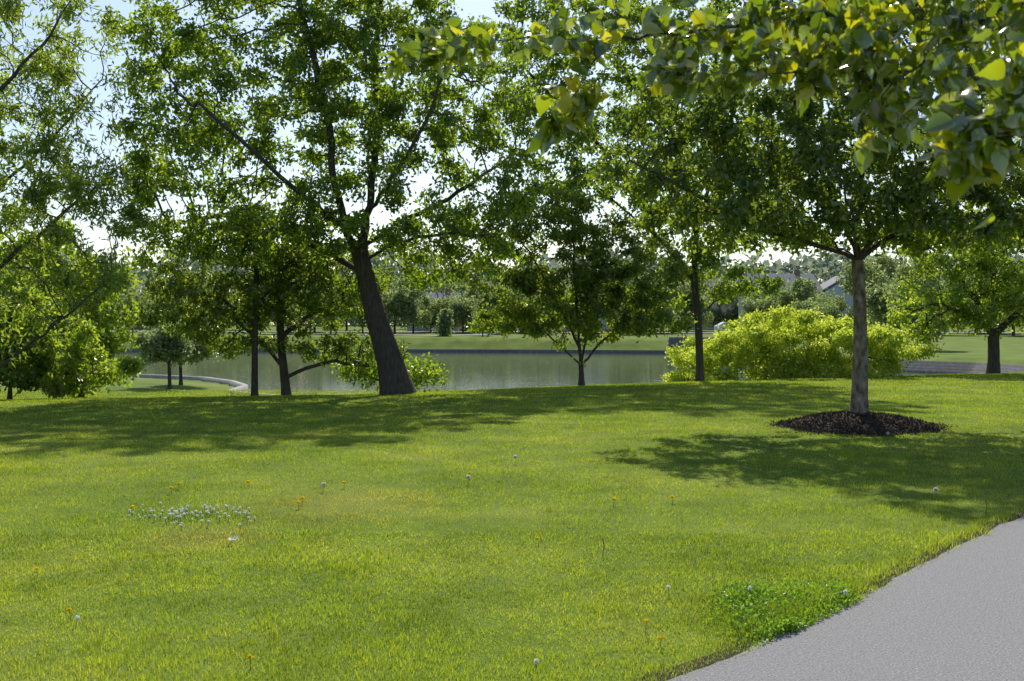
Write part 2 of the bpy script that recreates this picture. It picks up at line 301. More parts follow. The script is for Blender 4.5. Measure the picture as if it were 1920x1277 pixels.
def tree(name,label,cat,trunk,limbs,lobes,R,nleaf,LS,mats,seed,step=.3,natt=1500,group=None,first=.6,tw=3,sig=.16,flare=.5,near=None,pw=.46,droop=.45,rmin=.009,ground=True,up=.12,limbR=None,lup=.12,gam=.9,flat=1.0):
    r=np.random.default_rng(seed)
    trunk=np.array(trunk,float)
    if ground: trunk[0,2]=float(H(trunk[0,0:1],trunk[0,1:2])[0])-.03
    L=np.linalg.norm(np.diff(trunk,axis=0),axis=1).sum(); nt_=max(4,int(L/step)+1); T=resamp(trunk,nt_)
    for _ in range(2): T[1:-1]=(T[:-2]+T[2:]+2*T[1:-1])/4
    P=[*T]; par=[-1]+list(range(nt_-1)); ok=[i>=first*(nt_-1) for i in range(nt_)]
    for lm in limbs:
        lm=np.array(lm,float); d=np.linalg.norm(np.array(P)-lm[0],axis=1); k=int(d.argmin())
        l=np.linalg.norm(np.diff(lm,axis=0),axis=1).sum(); m_=max(3,int(l/step)+1)
        Q=resamp(np.r_[[P[k]],lm[1:]],m_)
        for _ in range(2): Q[1:-1]=(Q[:-2]+Q[2:]+2*Q[1:-1])/4
        Q[1:]+=r.normal(0,step*.08,(m_-1,3))
        for c,pnt in enumerate(Q[1:]):
            par.append(k if c==0 else len(P)-1); P.append(pnt); ok.append(c>m_*.12)
    vol=np.array([(np.prod(l[1]))**.75 for l in lobes]); ch=r.choice(len(lobes),natt,p=vol/vol.sum())
    A=r.normal(0,1,(natt,3)); A/=np.linalg.norm(A,axis=1)[:,None]; A*=(r.random(natt)**(1/2.2))[:,None]
    A=np.array([lobes[c][0] for c in ch])+A*np.array([lobes[c][1] for c in ch])
    kill=step*1.25; PN=np.array(P); okA=np.array(ok); nc=np.zeros(len(P),int)
    D=np.linalg.norm(A[:,None]-PN[None],axis=2); D[:,~okA]=1e9; ni=D.argmin(1); nd=D.min(1)
    for it in range(90):
        al=nd>kill; A,ni,nd=A[al],ni[al],nd[al]
        if not len(A): break
        uq,inv=np.unique(ni,return_inverse=True); dv=(A-PN[ni]); dv/=np.linalg.norm(dv,axis=1)[:,None]
        S=np.zeros((len(uq),3)); np.add.at(S,inv,dv); S/=np.linalg.norm(S,axis=1)[:,None]+1e-9
        S+=r.normal(0,.22,S.shape); S[:,2]+=up; S/=np.linalg.norm(S,axis=1)[:,None]
        g_=nc[uq]<4
        if not g_.any(): break
        new=PN[uq[g_]]+S[g_]*step; nc[uq[g_]]+=1; n0=len(PN); par+=list(uq[g_]); PN=np.r_[PN,new]; nc=np.r_[nc,np.zeros(len(new),int)]
        D=np.linalg.norm(A[:,None]-new[None],axis=2); a=D.argmin(1); b=D.min(1); im=b<nd; ni=np.where(im,a+n0,ni); nd=np.where(im,b,nd)
    n=len(PN); par=np.array(par); cnt=np.zeros(n); kids=[[] for _ in range(n)]
    for i in range(n-1,0,-1): kids[par[i]].append(i)
    for i in range(n-1,-1,-1):
        if not kids[i]: cnt[i]=max(cnt[i],1)
        if par[i]>=0: cnt[par[i]]+=cnt[i]
    tot=cnt[0]; rad=np.maximum(R*(cnt/tot)**pw,rmin)
    hz=np.linalg.norm(PN-PN[0],axis=1); tk=np.arange(n)<nt_
    if limbR:
        rad=np.maximum(limbR*(cnt/cnt[~tk].max())**pw,rmin)
    rad=np.where(tk,np.maximum(rad,R*(1-.35*hz/max(L,.1))),rad)
    rad=np.where(tk,rad*(1+flare*np.exp(-hz/(R*2.2))),rad)
    base=PN[0].copy(); root=empty(name,base); Q=PN-base
    trunk_ch=(Q[:nt_],rad[:nt_]); starts=[]
    for i in range(nt_):
        for c in kids[i]:
            if c>=nt_: starts.append((i,c))
    starts.sort(key=lambda s:-cnt[s[1]]); big=[s for s in starts if cnt[s[1]]>.035*tot][:9]
    def walk(s):
        outc=[]; st=[s]
        while st:
            p,c=st.pop(); ids=[p,c]
            while kids[ids[-1]]:
                ks=sorted(kids[ids[-1]],key=lambda k:-cnt[k])
                for k in ks[1:]: st.append((ids[-1],k))
                ids.append(ks[0])
            rr=rad[ids].copy(); rr[0]=min(rr[0],rr[1]*1.25); outc.append((Q[ids],rr))
        return outc
    sf=lambda x:12 if x>.07 else (7 if x>.03 else (5 if x>.012 else 3))
    TP=resamp(np.c_[trunk_ch[0],trunk_ch[1]],max(8,nt_*4)); V,Fq=tubes([(TP[:,:3],TP[:,3])],lambda x:20)
    c_=np.repeat(TP[:,:3],20,axis=0); V=c_+(V-c_)*(1+.05*np.sin(np.arange(len(V))%20*np.pi*2/20*3+V[:,2]*1.5)+r.normal(0,.012,len(V)))[:,None]
    mesh_np('trunk',V,Fq,mats[0],root,True)
    for s in big:
        V,Fq=tubes(walk(s),sf); mesh_np('limb',V,Fq,mats[-1] if len(mats)>2 else mats[0],root,True)
    rest=[c for s in starts if s not in big for c in walk(s)]
    if rest:
        V,Fq=tubes(rest,sf); o=mesh_np('twigs',V,Fq,mats[-1] if len(mats)>2 else mats[0],root); o['kind']='stuff'
    cand=np.where((cnt<=tw)&(np.arange(n)>=nt_))[0]; wt=r.gamma(gam,1,len(cand)); k=r.choice(cand,nleaf,p=wt/wt.sum())
    t=r.random(nleaf)[:,None]; LP=Q[k]*(1-t)+Q[par[k]]*t+r.normal(0,sig,(nleaf,3))*np.array([1,1,flat])
    if near is None: V,Ft=leaf_quads(LP,LS[0],LS[1],r,droop,lup)
    else: V,Ft=leaf_shaped(LP,LS[0],r,(Q[k]-Q[par[k]])/step)
    mesh_np('crown',V,Ft,mats[1],root)
    tag(root,label,cat,group); return root
def lob(px,py,Y,rx,rz,ry): return (W(px,py,Y),np.array([rx/F*Y,ry,rz/F*Y]))
def WP(Y,*pts): return [W(p[0],p[1],Y+(p[2] if len(p)>2 else 0)) for p in pts]
B=M['bark']
Y=26.6
tree('leaning_tree','large tree with thick dark trunk leaning left, beside the pond','tree',WP(Y,(745,735),(728,665),(706,595),(689,530),(674,470)),
 [WP(Y,(680,505),(650,440,-.3),(628,340,-.6),(618,240,-.9),(590,120,-1),(560,0,-1.2),(540,-90,-1)),
  WP(Y,(674,470),(690,400,.2),(700,320,.4),(712,220,.5),(700,100,.4),(720,-20,.4),(700,-110,.3)),
  WP(Y,(682,500),(740,455,-.5),(830,435,-1),(930,445,-1.5)),WP(Y,(674,470),(760,410,.5),(850,370,.8),(930,310,1)),
  WP(Y,(685,520),(600,470,.6),(520,420,1),(420,400,1.2),(330,420,1)),WP(Y,(660,440),(580,380,-1.2),(480,290,-2),(380,200,-2.4)),WP(Y,(690,400),(760,300,-1.5),(820,180,-2),(850,60,-2.4))],
 [lob(600,150,Y,260,220,2.6),lob(390,260,Y,160,180,2.0),lob(830,190,Y,190,190,2.0),lob(610,-80,Y,300,130,2.6),lob(500,440,Y,200,80,1.8),lob(850,430,Y,150,80,1.8),lob(330,80,Y,120,110,1.8),lob(320,450,Y,100,80,1.5),lob(640,390,Y-1.5,190,90,1.0),lob(960,330,Y,90,90,1.5),lob(880,500,Y+1,110,40,1.2),lob(790,520,Y+.8,90,30,1),lob(280,300,Y,60,120,1.5),lob(610,560,Y+.6,90,40,1)],
 .31,78000,(.125,.072),(B,M['leaf_oak']),11,step=.28,natt=5000,sig=.13,first=.8,flare=.5,limbR=.115,gam=.85,tw=2,flat=.7,rmin=.0105)
Y=27.8
tree('slender_tree','slender straight dark trunk left of the forked low tree, behind the lawn edge','tree',WP(Y,(477,738),(478,640),(480,540),(484,430)),
 [WP(Y,(479,600),(420,560),(350,540)),WP(Y,(480,560),(540,520),(600,500))],[lob(400,550,Y,150,70,1.5),lob(520,490,Y,130,80,1.4),lob(350,600,Y,90,45,1.2),lob(450,430,Y,110,60,1.4)],.085,11500,(.125,.07),(B,M['leaf_dark']),12,step=.26,natt=1200,first=.35,flare=.25,gam=.7,limbR=.045,sig=.12,flat=.5)
Y=28.6
tree('forked_tree','low forked tree with a long side limb, left of the leaning trunk','tree',WP(Y,(537,737),(533,700),(526,640),(527,560),(533,480)),
 [WP(Y,(534,705),(575,690),(620,672),(690,690)),WP(Y,(530,690),(490,640),(440,600)),WP(Y,(526,640),(580,590),(640,560))],
 [lob(550,560,Y,160,60,1.5),lob(640,650,Y,130,35,1.2),lob(440,640,Y,90,35,1.2),lob(600,500,Y,140,55,1.4)],.115,12500,(.125,.07),(B,M['leaf_dark']),13,step=.26,natt=1300,first=.3,flare=.3,gam=.7,limbR=.065,sig=.12,flat=.5)
Y=30.8
tree('round_tree','small round tree with fanning low branches, centre of the pond view','tree',WP(Y,(1090,718),(1090,700),(1089,684)),
 [WP(Y,(1089,686),(1060,655,.3),(1020,620,.4),(950,590,.5)),WP(Y,(1089,686),(1085,640,-.3),(1080,560,-.4),(1075,450,-.4),(1070,380,-.2)),WP(Y,(1089,686),(1112,655),(1150,620,.3),(1220,590,.4)),WP(Y,(1089,686),(1100,640,.6),(1110,540,1),(1120,440,1)),WP(Y,(1085,640),(1040,560),(1000,480),(960,430))],
 [lob(1085,575,Y,165,80,1.5),lob(1080,460,Y,150,85,1.4),lob(955,600,Y,85,40,1.1),lob(1218,605,Y,85,40,1.1),lob(1010,400,Y,100,60,1.2),lob(940,510,Y,90,60,1.2),lob(1210,510,Y,90,70,1.2)],.09,31000,(.12,.074),(B,M['leaf_red']),14,step=.26,natt=2400,first=.9,flare=.3,gam=.8,limbR=.05,sig=.12,flat=.6)
Y=33
tree('tall_tree','tall open tree with thin trunk between the round tree and lime green shrub','tree',WP(Y,(1312,713),(1311,650),(1309,590),(1300,520),(1306,440)),
 [WP(Y,(1306,440),(1280,340),(1250,220),(1230,100),(1220,-20)),WP(Y,(1306,450),(1330,340,.4),(1350,220,.6),(1340,80,.5)),WP(Y,(1309,590),(1270,570),(1220,560)),WP(Y,(1309,600),(1350,560),(1410,530)),WP(Y,(1300,520),(1230,440),(1140,370),(1070,300)),WP(Y,(1303,490),(1370,420),(1440,380)),WP(Y,(1230,440),(1150,300),(1050,200),(980,120))],
 [lob(1300,300,Y,180,180,2.2),lob(1150,230,Y,160,180,2.0),lob(1420,370,Y,120,120,2),lob(1280,20,Y,240,150,2.4),lob(1230,560,Y,70,30,1.2),lob(1390,535,Y,100,40,1.4),lob(1010,170,Y,120,150,1.8),lob(1040,0,Y,140,110,1.8),lob(1090,340,Y,100,80,1.4),lob(1300,470,Y,110,50,1.5)],.085,54000,(.14,.08),(B,M['leaf_oak']),15,step=.32,natt=3700,first=.6,flare=.3,limbR=.07,gam=.8,sig=.13,rmin=.011,flat=.65)
Y=17.3
tree('mulched_tree','broad dark tree with straight pale trunk rising from the mulch mound','tree',WP(Y,(1610,790),(1612,700),(1613,620),(1612,550),(1608,488)),
 [WP(Y,(1608,500),(1575,472,-.1),(1500,448,-.3),(1400,422,-.6),(1290,385,-.8)),WP(Y,(1608,495),(1650,455),(1720,425,.2),(1850,405,.3),(1980,385,.3)),
  WP(Y,(1608,488),(1585,420,.2),(1540,320,.5),(1480,200,.7),(1430,90,.8)),WP(Y,(1608,488),(1612,400,.3),(1620,250,.4),(1630,80,.3),(1640,-80,.2)),WP(Y,(1608,488),(1650,420,-.2),(1720,320,-.6),(1800,200,-.8),(1850,50,-1)),
  WP(Y,(1608,490),(1600,420,-.9),(1580,340,-1.8)),WP(Y,(1608,490),(1640,450,1),(1660,430,2.4)),WP(Y,(1608,490),(1560,450,1.2),(1480,430,2.6)),WP(Y,(1400,422,-.6),(1280,350,-.7),(1180,300,-.6))],
 [lob(1600,260,Y,290,170,2.3),lob(1380,340,Y,190,85,1.6),lob(1850,340,Y,210,90,2.0),lob(1650,-50,Y,300,170,2.0),lob(1300,200,Y,150,100,1.5),lob(2000,150,Y,190,190,2.0),lob(1610,405,Y-.6,180,55,1.0),lob(1180,330,Y,90,60,1.0),lob(1440,415,Y-.8,180,38,1),lob(1800,425,Y-.8,190,40,1.2),lob(1480,445,Y+1.6,210,34,.9),lob(1730,445,Y+1.6,230,36,.9),lob(1600,450,Y+1.3,170,30,.7),lob(1300,400,Y+1,130,50,1.2)],
 .13,84000,(.098,.062),(M['bark_grey'],M['leaf_dark'],B),16,step=.22,natt=5300,sig=.09,first=.92,flare=.25,ground=False,limbR=.05,gam=.8,rmin=.006,flat=.75,up=.03)
Y=38
tree('vase_tree','vase shaped tree with forked trunk at the right edge beyond the lawn','tree',WP(Y,(1862,697),(1864,660),(1862,630)),
 [WP(Y,(1862,635),(1840,580),(1800,520),(1750,480)),WP(Y,(1862,635),(1865,560,.5),(1860,470,.6),(1850,380,.6)),WP(Y,(1862,640),(1895,600),(1940,540),(1990,480)),WP(Y,(1862,635),(1830,600,-1),(1770,570,-1.5))],
 [lob(1770,570,Y,120,70,2.0),lob(1900,480,Y,140,110,2.3),lob(1720,610,Y,60,50,1.5),lob(1960,580,Y,120,70,2.0),lob(1860,580,Y,120,45,2),lob(1780,470,Y,100,70,2)],.19,23000,(.155,.085),(B,M['leaf_mid']),17,step=.36,natt=1600,first=.9,flare=.3,limbR=.11,gam=.7,sig=.15,rmin=.012,flat=.7)
Y=36
lr=np.random.default_rng(5); LB=[]
for k in range(46):
    px=lr.uniform(1305,1715); u_=(px-1500)/240; top=690-115*max(0,1-abs(u_)**1.7)**.8; py=top+12+lr.random()**1.2*(702-top)
    LB.append(lob(px,py,Y+lr.uniform(-1.6,1.4),lr.uniform(45,80),lr.uniform(8,15),lr.uniform(.6,1.0)))
tree('lime_shrub','wide spreading lime green shrub in full sun behind the lawn','shrub',WP(Y,(1490,716),(1490,705),(1490,695)),
 [WP(Y,(1490,700),(1440,680),(1380,675),(1300,690)),WP(Y,(1490,700),(1560,675),(1640,670),(1700,690)),WP(Y,(1490,700),(1485,640),(1480,590)),WP(Y,(1490,700),(1430,650,-.8),(1380,640,-1)),WP(Y,(1490,700),(1540,640,.5),(1600,630,.8))],
 LB,.07,60000,(.11,.07),(B,M['leaf_lime']),18,step=.24,natt=3300,first=.5,sig=.13,lup=.2,flat=.65,gam=2.2,limbR=.025)
Y=22.5
tree('narrow_leaved_tree','tall open tree with narrow leaves and limbs sweeping in from the left edge','tree',WP(Y,(-260,770),(-255,640),(-245,500),(-235,380)),
 [WP(Y,(-258,700),(-120,730,-.5),(0,690,-.8),(130,590,-1),(210,510,-1)),WP(Y,(-250,600),(-110,570),(0,500),(110,410),(240,300)),WP(Y,(-245,520),(-100,440,.6),(0,345,.8),(100,260,1),(190,150,1)),WP(Y,(-240,430),(-100,300,-.6),(0,170,-.8),(90,70,-1),(150,-20,-1)),WP(Y,(-238,400),(-180,200),(-100,0),(-50,-150)),WP(Y,(-245,500),(-340,350),(-420,200)),WP(Y,(-100,440,.6),(0,430,1),(90,330,1.6),(150,200,2))],
 [lob(60,330,Y,180,150,1.5),lob(110,110,Y,160,120,1.3),lob(-80,100,Y,200,180,1.8),lob(60,520,Y,180,110,1.4),lob(-300,250,Y,220,220,2.4),lob(-20,-100,Y,200,80,1.6),lob(220,400,Y,60,100,1)],.27,40000,(.16,.044),(B,M['leaf_narrow']),19,step=.26,natt=2700,first=.8,sig=.10,flare=.4,limbR=.075,gam=.65,up=.25,rmin=.008,tw=2)
Y=27
tree('bushy_tree','low bushy yellow green tree with hidden thin trunk at the left edge','tree',WP(Y,(18,748),(18,725),(22,690),(30,640)),
 [WP(Y,(20,715),(100,700),(200,700))],[lob(60,650,Y,140,60,1.8),lob(180,690,Y,90,35,1.4),lob(40,600,Y,110,60,1.5),lob(-60,660,Y,100,70,1.6),lob(80,715,Y,130,22,1.2)],.05,24000,(.135,.078),(B,M['leaf_mid']),20,natt=1400,first=.3,sig=.12,gam=.9,limbR=.03,flat=.7)
Y=33
tree('background_tree','dense dark green tree behind the bushy left tree','tree',WP(Y,(150,745),(150,680),(152,600),(150,500)),
 [],[lob(130,560,Y,110,110,2),lob(60,500,Y,100,80,1.8),lob(215,610,Y,50,60,1.2),lob(150,700,Y,110,35,1.5)],.1,13000,(.18,.11),(B,M['leaf_mid']),21,step=.4,natt=800,first=.1,gam=.8)
Y=30
tree('waterside_shrub','leafy shrub at the foot of the leaning trunk beside the water','shrub',WP(Y,(720,745),(722,730),(725,718)),
 [WP(Y,(724,720),(770,708),(815,700)),WP(Y,(724,720),(690,705),(660,695))],[lob(775,700,Y,65,20,1),lob(690,690,Y,55,24,1.0),lob(805,708,Y,35,12,.7)],.04,2600,(.12,.075),(B,M['leaf_oak']),22,step=.22,natt=300,first=.4)
for (px,Y,s,lb) in ((318,46,23,'small round tree on the grassy spit, left of its twin'),(339,49,24,'small round tree on the grassy spit, right of its twin')):
    c=(px-318)
    tree('spit_tree',lb,'tree',[np.array([(px-960)/F*Y,Y,-.8]),W(px,700,Y),W(px-1,680,Y)],[],
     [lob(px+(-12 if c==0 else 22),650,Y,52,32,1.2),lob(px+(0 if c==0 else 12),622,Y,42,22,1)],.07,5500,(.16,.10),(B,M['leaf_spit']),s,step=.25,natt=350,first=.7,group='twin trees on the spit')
Y=2.5
tree('overhanging_tree','near tree reaching over the path with big glossy leaves, some orange','tree',[(3.9,2.6,0),(3.85,2.6,1.2),(3.8,2.6,2.4),(3.7,2.6,3.6)],
 [[(3.85,2.6,2.3),(2.8,2.55,2.4),(1.9,2.5,2.3)]+WP(2.6,(1960,170),(1700,130),(1430,142),(1300,130)),
  [(3.8,2.6,2.6),(2.6,2.7,2.9)]+WP(2.7,(1900,-60),(1550,20),(1300,60),(1150,70,.1),(950,72,.1),(850,80,.1),(760,100,.1)),
  [(3.8,2.6,2.6),(2.6,2.3,2.8)]+WP(2.3,(2000,-60),(1800,60),(1650,180)),
  [(3.8,2.6,2.2),(2.6,2.1,2.3)]+WP(1.95,(2080,100),(1930,220),(1800,330)),
  WP(2.7,(1150,70,.1),(1110,130),(1060,200),(1040,260))],
 [lob(1720,30,2.45,250,100,.3),lob(1860,230,1.95,110,120,.2),lob(1510,120,2.6,120,75,.2),lob(1330,40,2.8,140,40,.2),lob(1050,65,2.75,160,20,.12),lob(850,75,2.7,110,20,.1),lob(1050,195,2.7,65,60,.12),lob(1880,50,2.2,150,120,.25),lob(755,120,2.7,30,30,.08),lob(1240,130,2.7,50,22,.1),lob(1690,220,2.4,90,70,.2),lob(1130,0,2.8,140,25,.12)],
 .11,2600,(.048,0),(B,M['leaf_near']),31,step=.05,natt=1400,first=.9,sig=.02,near=True,rmin=.0012,pw=.5,tw=3,up=.0,limbR=.006,gam=.6)

# ------------------------------------------------------------------ far trees, wood, houses, cars
def fartree(seed,h,wd,mat,n=4500,cone=False):
    r=np.random.default_rng(seed); root=empty('distant_tree',(0,0,0))
    V,Fq=tubes([(np.array([(0,0,-.3),(0,0,h*.3),(0.1,0,h*.7)]),np.array([.2,.15,.05]))],lambda x:7); mesh_np('trunk',V,Fq,B,root,True)
    k=24; c=r.normal(0,1,(k,3)); c/=np.linalg.norm(c,axis=1)[:,None]; c*=(r.random(k)**.5)[:,None]*[wd/2*.8,wd/2*.8,h*.4]; c[:,2]+=h*.52
    if cone: c=np.stack([r.normal(0,.12,k)*wd,r.normal(0,.12,k)*wd,r.uniform(.15,.95,k)*h],1)
    ci=r.integers(0,k,n); rr=wd*.16*(.6+.8*r.random(k))
    if cone: rr=wd*.42*(1.08-c[:,2]/h)
    d=r.normal(0,1,(n,3)); d/=np.linalg.norm(d,axis=1)[:,None]; P=c[ci]+d*(rr[ci]*r.random(n)**.35)[:,None]
    V,Ft=leaf_quads(P,.42,.3,r,.4,.15); mesh_np('crown',V,Ft,mat,root); return root
protos=[fartree(41,9,8,M['leaf_far_haze']),fartree(42,8,7,M['leaf_far_haze']),fartree(43,11,8,M['leaf_far_haze']),fartree(44,4,2.6,M['leaf_far_haze'],1500,True)]
used=[False]*4
def place_far(k,px,Y,s,label,group=None,rz=0):
    o=protos[k] if not used[k] else copy_tree(protos[k]); used[k]=True
    x=(px-960)/F*Y; o.location=(x,Y,float(H(np.array([x]),np.array([Y]))[0])); o.scale=(s,s,s*(.9+.2*random.random())); o.rotation_euler=(0,0,rz); tag(o,label,'tree',group); return o
G='distant trees behind the pond'
rows=[(230,160),(300,175),(380,165),(450,180),(520,170),(590,160),(650,178),(720,182),(765,195),(850,178),(925,200),(990,182),(1050,168),(1120,190),(1180,160),(1240,172),(1290,165),(1350,185),(1400,186),(1520,190),(1640,168),(1700,150),(1760,140),(1830,150),(1900,135),(1960,145),(180,150),(120,160),(60,150),(0,160),(-60,155)]
rows+=[(740,150),(775,153),(808,158),(868,152),(890,160),(960,156),(1010,148),(1160,145),(1220,150),(1420,150),(1500,148),(1556,142),(420,150),(620,146),(320,148),(680,155),(1310,172),(250,142),(480,152),(540,150),(1440,156),(1480,150),(1625,140),(838,156),(925,148)]
for i,(px,Y) in enumerate(rows):
    place_far(i%3,px,Y,(.8+.4*random.random())*(1 if i<31 else .8),'hazy distant tree in the row behind the pond and houses',G,random.random()*6)
place_far(3,835,133,.9,'small cone shaped evergreen on the far lawn above the water')
place_far(3,985,150,.8,'small cone shaped evergreen beside the pale far path',rz=2)
place_far(1,905,132,.42,'small young tree on the far bank beside the pale path',rz=1)
place_far(1,1665,95,.75,'mid distance rounded tree right of the straight pale trunk',rz=2)
place_far(2,1735,88,.7,'mid distance tree left of the vase shaped tree',rz=4)
place_far(0,1545,120,.5,'mid distance tree behind the lime green shrub, left of the pale trunk',rz=4)
place_far(1,1505,128,.6,'low rounded tree between two houses above the lime green shrub',rz=3)
n=30000; xx=rng.uniform(-230,230,n); yy=rng.uniform(240,275,n); top=10+6*vnoise(xx,yy*0,14,5)+4*vnoise(xx,yy*0,4,6); zz=1.5+rng.random(n)**.7*top
V,Ft=leaf_quads(np.stack([xx,yy,zz],1),1.9,1.5,rng); tag(mesh_np('distant_wood',V,Ft,M['leaf_wood_haze']),'hazy far wood along the horizon behind the houses','wood',kind='stuff')
def house(px,Y,w_,d_,h_,wall,roof,rz,label,gable=False,porch=False):
    x=(px-960)/F*Y; z=float(H(np.array([x]),np.array([Y]))[0]); r=empty('house',(x,Y,z-.1),rz)
    rh=w_*.32 if gable else d_*.36
    bm=bmesh.new(); box(bm,-w_/2,w_/2,-d_/2,d_/2,0,h_)
    wl=obj('wall',bm,wall,r)
    bm=bmesh.new()
    if gable:
        prism(bm,[(-w_/2-.4,h_+.01),(0,h_+rh),(w_/2+.4,h_+.01),(w_/2+.4,h_+.25),(0,h_+rh+.3),(-w_/2-.4,h_+.25)],-d_/2-.4,d_/2+.4); obj('roof',bm,roof,r)
        bm=bmesh.new(); prism(bm,[(-w_/2,h_+.003),(w_/2,h_+.003),(0,h_+rh-.05)],-d_/2,d_/2); obj('gable',bm,wall,r)
        bm=bmesh.new(); box(bm,-.5,.5,-d_/2-.06,-d_/2+.02,h_+.5,h_+1.6); obj('attic_window',bm,M['glass'],r)
    else:
        pts=[(-d_/2-.4,h_+.01),(0,h_+rh),(d_/2+.4,h_+.01)]
        a=[bm.verts.new((-w_/2-.4,y,zz_)) for y,zz_ in pts]; b=[bm.verts.new((w_/2+.4,y,zz_)) for y,zz_ in pts]
        bm.faces.new(a); bm.faces.new(b[::-1]); [bm.faces.new((a[i],b[i],b[(i+1)%3],a[(i+1)%3])) for i in range(3)]
        rf=obj('roof',bm,roof,r); bm=bmesh.new(); box(bm,w_*.25,w_*.25+.7,-.4,.3,h_+rh*.5,h_+rh+.5); obj('chimney',bm,M['brick'],rf)
    for fl in range(2):
        for k in range(max(2,int(w_/3))):
            cx=-w_/2+w_*(k+.5)/max(2,int(w_/3)); zb=.9+fl*2.8
            if zb+1.5>h_: continue
            if fl==0 and k==1:
                bm=bmesh.new(); box(bm,cx-.5,cx+.5,-d_/2-.08,-d_/2-.003,.15,2.3); obj('door',bm,M['brick'],r); continue
            bm=bmesh.new()
            for q_ in ((cx-.65,cx-.53,zb,zb+1.5),(cx+.53,cx+.65,zb,zb+1.5),(cx-.529,cx+.529,zb,zb+.12),(cx-.529,cx+.529,zb+1.38,zb+1.5)): box(bm,q_[0],q_[1],-d_/2-.1,-d_/2-.003,q_[2],q_[3])
            f=obj('window',bm,M['white'],r); bm=bmesh.new(); box(bm,cx-.52,cx+.52,-d_/2-.05,-d_/2-.004,zb+.13,zb+1.37); obj('pane',bm,M['glass'],f)
    if porch:
        bm=bmesh.new(); box(bm,-w_/2,w_/2,-d_/2-2.2,-d_/2-.12,2.7,2.95); obj('porch_roof',bm,roof,r)
        for k in range(5):
            bm=bmesh.new(); cx=-w_/2+.3+k*(w_-.6)/4; box(bm,cx-.13,cx+.13,-d_/2-2.1,-d_/2-1.84,0,2.69); obj('column',bm,M['white'],r)
    tag(r,label,'house')
house(812,172,8,7,3.6,M['white'],M['shingle'],.1,'white house with porch seen between the leaning trunk and round tree',porch=True)
house(910,190,8,9,5.4,M['beige'],M['shingle_brown'],-.2,'beige house with brown gabled roof left of the round tree',gable=True)
house(1120,176,12,9,5.6,M['white'],M['shingle'],.15,'white house half hidden behind the round tree')
house(1460,166,10,8,6.0,M['white'],M['shingle'],.1,'white house with dark grey roof left of the straight pale trunk')
house(1580,166,7.5,9,6.0,M['bluegrey'],M['shingle'],-.05,'blue grey house with a front gable beside the straight pale trunk',gable=True)
house(265,190,11,9,5.2,M['beige'],M['shingle'],.1,'beige house at the far left beyond the pond')
house(1340,190,11,9,5.6,M['beige'],M['shingle_brown'],.0,'beige house behind the tall thin trunk')
def car(px,Y,rz,paint,label,name='parked_car'):
    x=(px-960)/F*Y; z=float(H(np.array([x]),np.array([Y]))[0])+.1; r=empty(name,(x,Y,z),rz)
    bm=bmesh.new(); prism(bm,[(-2.2,.35),(2.2,.35),(2.25,.7),(2.1,.9),(1.2,1.0),(.6,1.45),(-1.2,1.5),(-2.0,1.05),(-2.25,.95)],-.85,.85)
    bmesh.ops.bevel(bm,geom=bm.edges[:],offset=.06,segments=2,affect='EDGES'); obj('body',bm,paint,r)
    bm=bmesh.new(); prism(bm,[(1.0,1.02),(.55,1.38),(-1.1,1.42),(-1.7,1.05)],-.87,.87); obj('side_window',bm,M['glass'],r)
    for sx_ in (-1.35,1.4):
        for sy_ in (-.8,.8):
            bm=bmesh.new(); bmesh.ops.create_cone(bm,cap_ends=True,segments=20,radius1=.33,radius2=.33,depth=.22)
            wh=obj('wheel',bm,M['rubber'],r); wh.location=(sx_,sy_,.33); wh.rotation_euler=(math.pi/2,0,0)
            bm=bmesh.new(); bmesh.ops.create_cone(bm,cap_ends=True,segments=12,radius1=.18,radius2=.18,depth=.25); obj('rim',bm,M['silver'],wh)
    tag(r,label,'car')
car(1372,148,.1,M['carpaint'],'white car parked behind the tall thin trunk above the stepped wall')
car(852,163,.15,M['carpaint'],'white car parked in front of the white porch house')

# ------------------------------------------------------------------ mulch mound with chips
bx,by=5.45,17.3; rr_=np.linspace(0,1,16); th=np.arange(48)*2*np.pi/48; V=[]
MR=lambda a,t_: a*(1.15+.12*np.sin(3*t_+1)+.07*np.sin(7*t_))
MH=lambda a: .015+.21*(1-np.minimum(a,1)**2)**1.1
for a in rr_:
    for t_ in th:
        R_=MR(a,t_); V.append((bx+R_*math.cos(t_),by+R_*math.sin(t_),MH(a)+random.uniform(-.018,.018)-.04*(a>.99)))
i_=np.arange(48); q=np.concatenate([np.stack([k*48+i_,k*48+(i_+1)%48,(k+1)*48+(i_+1)%48,(k+1)*48+i_],1) for k in range(15)])
n=14000; t_=rng.random(n)*6.283; a=np.sqrt(rng.random(n))*(1+.12*np.abs(rng.normal(0,1,n))); R_=MR(a,t_); P=np.stack([bx+R_*np.cos(t_),by+R_*np.sin(t_),.008+MH(a)],1)
V2,Ft=leaf_quads(P,.045,.018,rng,0,1.5)
mr=empty('mulch_mound',(bx,by,0)); off=np.array([bx,by,0])
mesh_np('mound',np.array(V)-off,q,M['mulch'],mr,True); o=mesh_np('bark_chips',V2-off,Ft,M['mulch'],mr); o['kind']='stuff'
tag(mr,'dark bark mulch mound around the straight pale trunk','mulch')
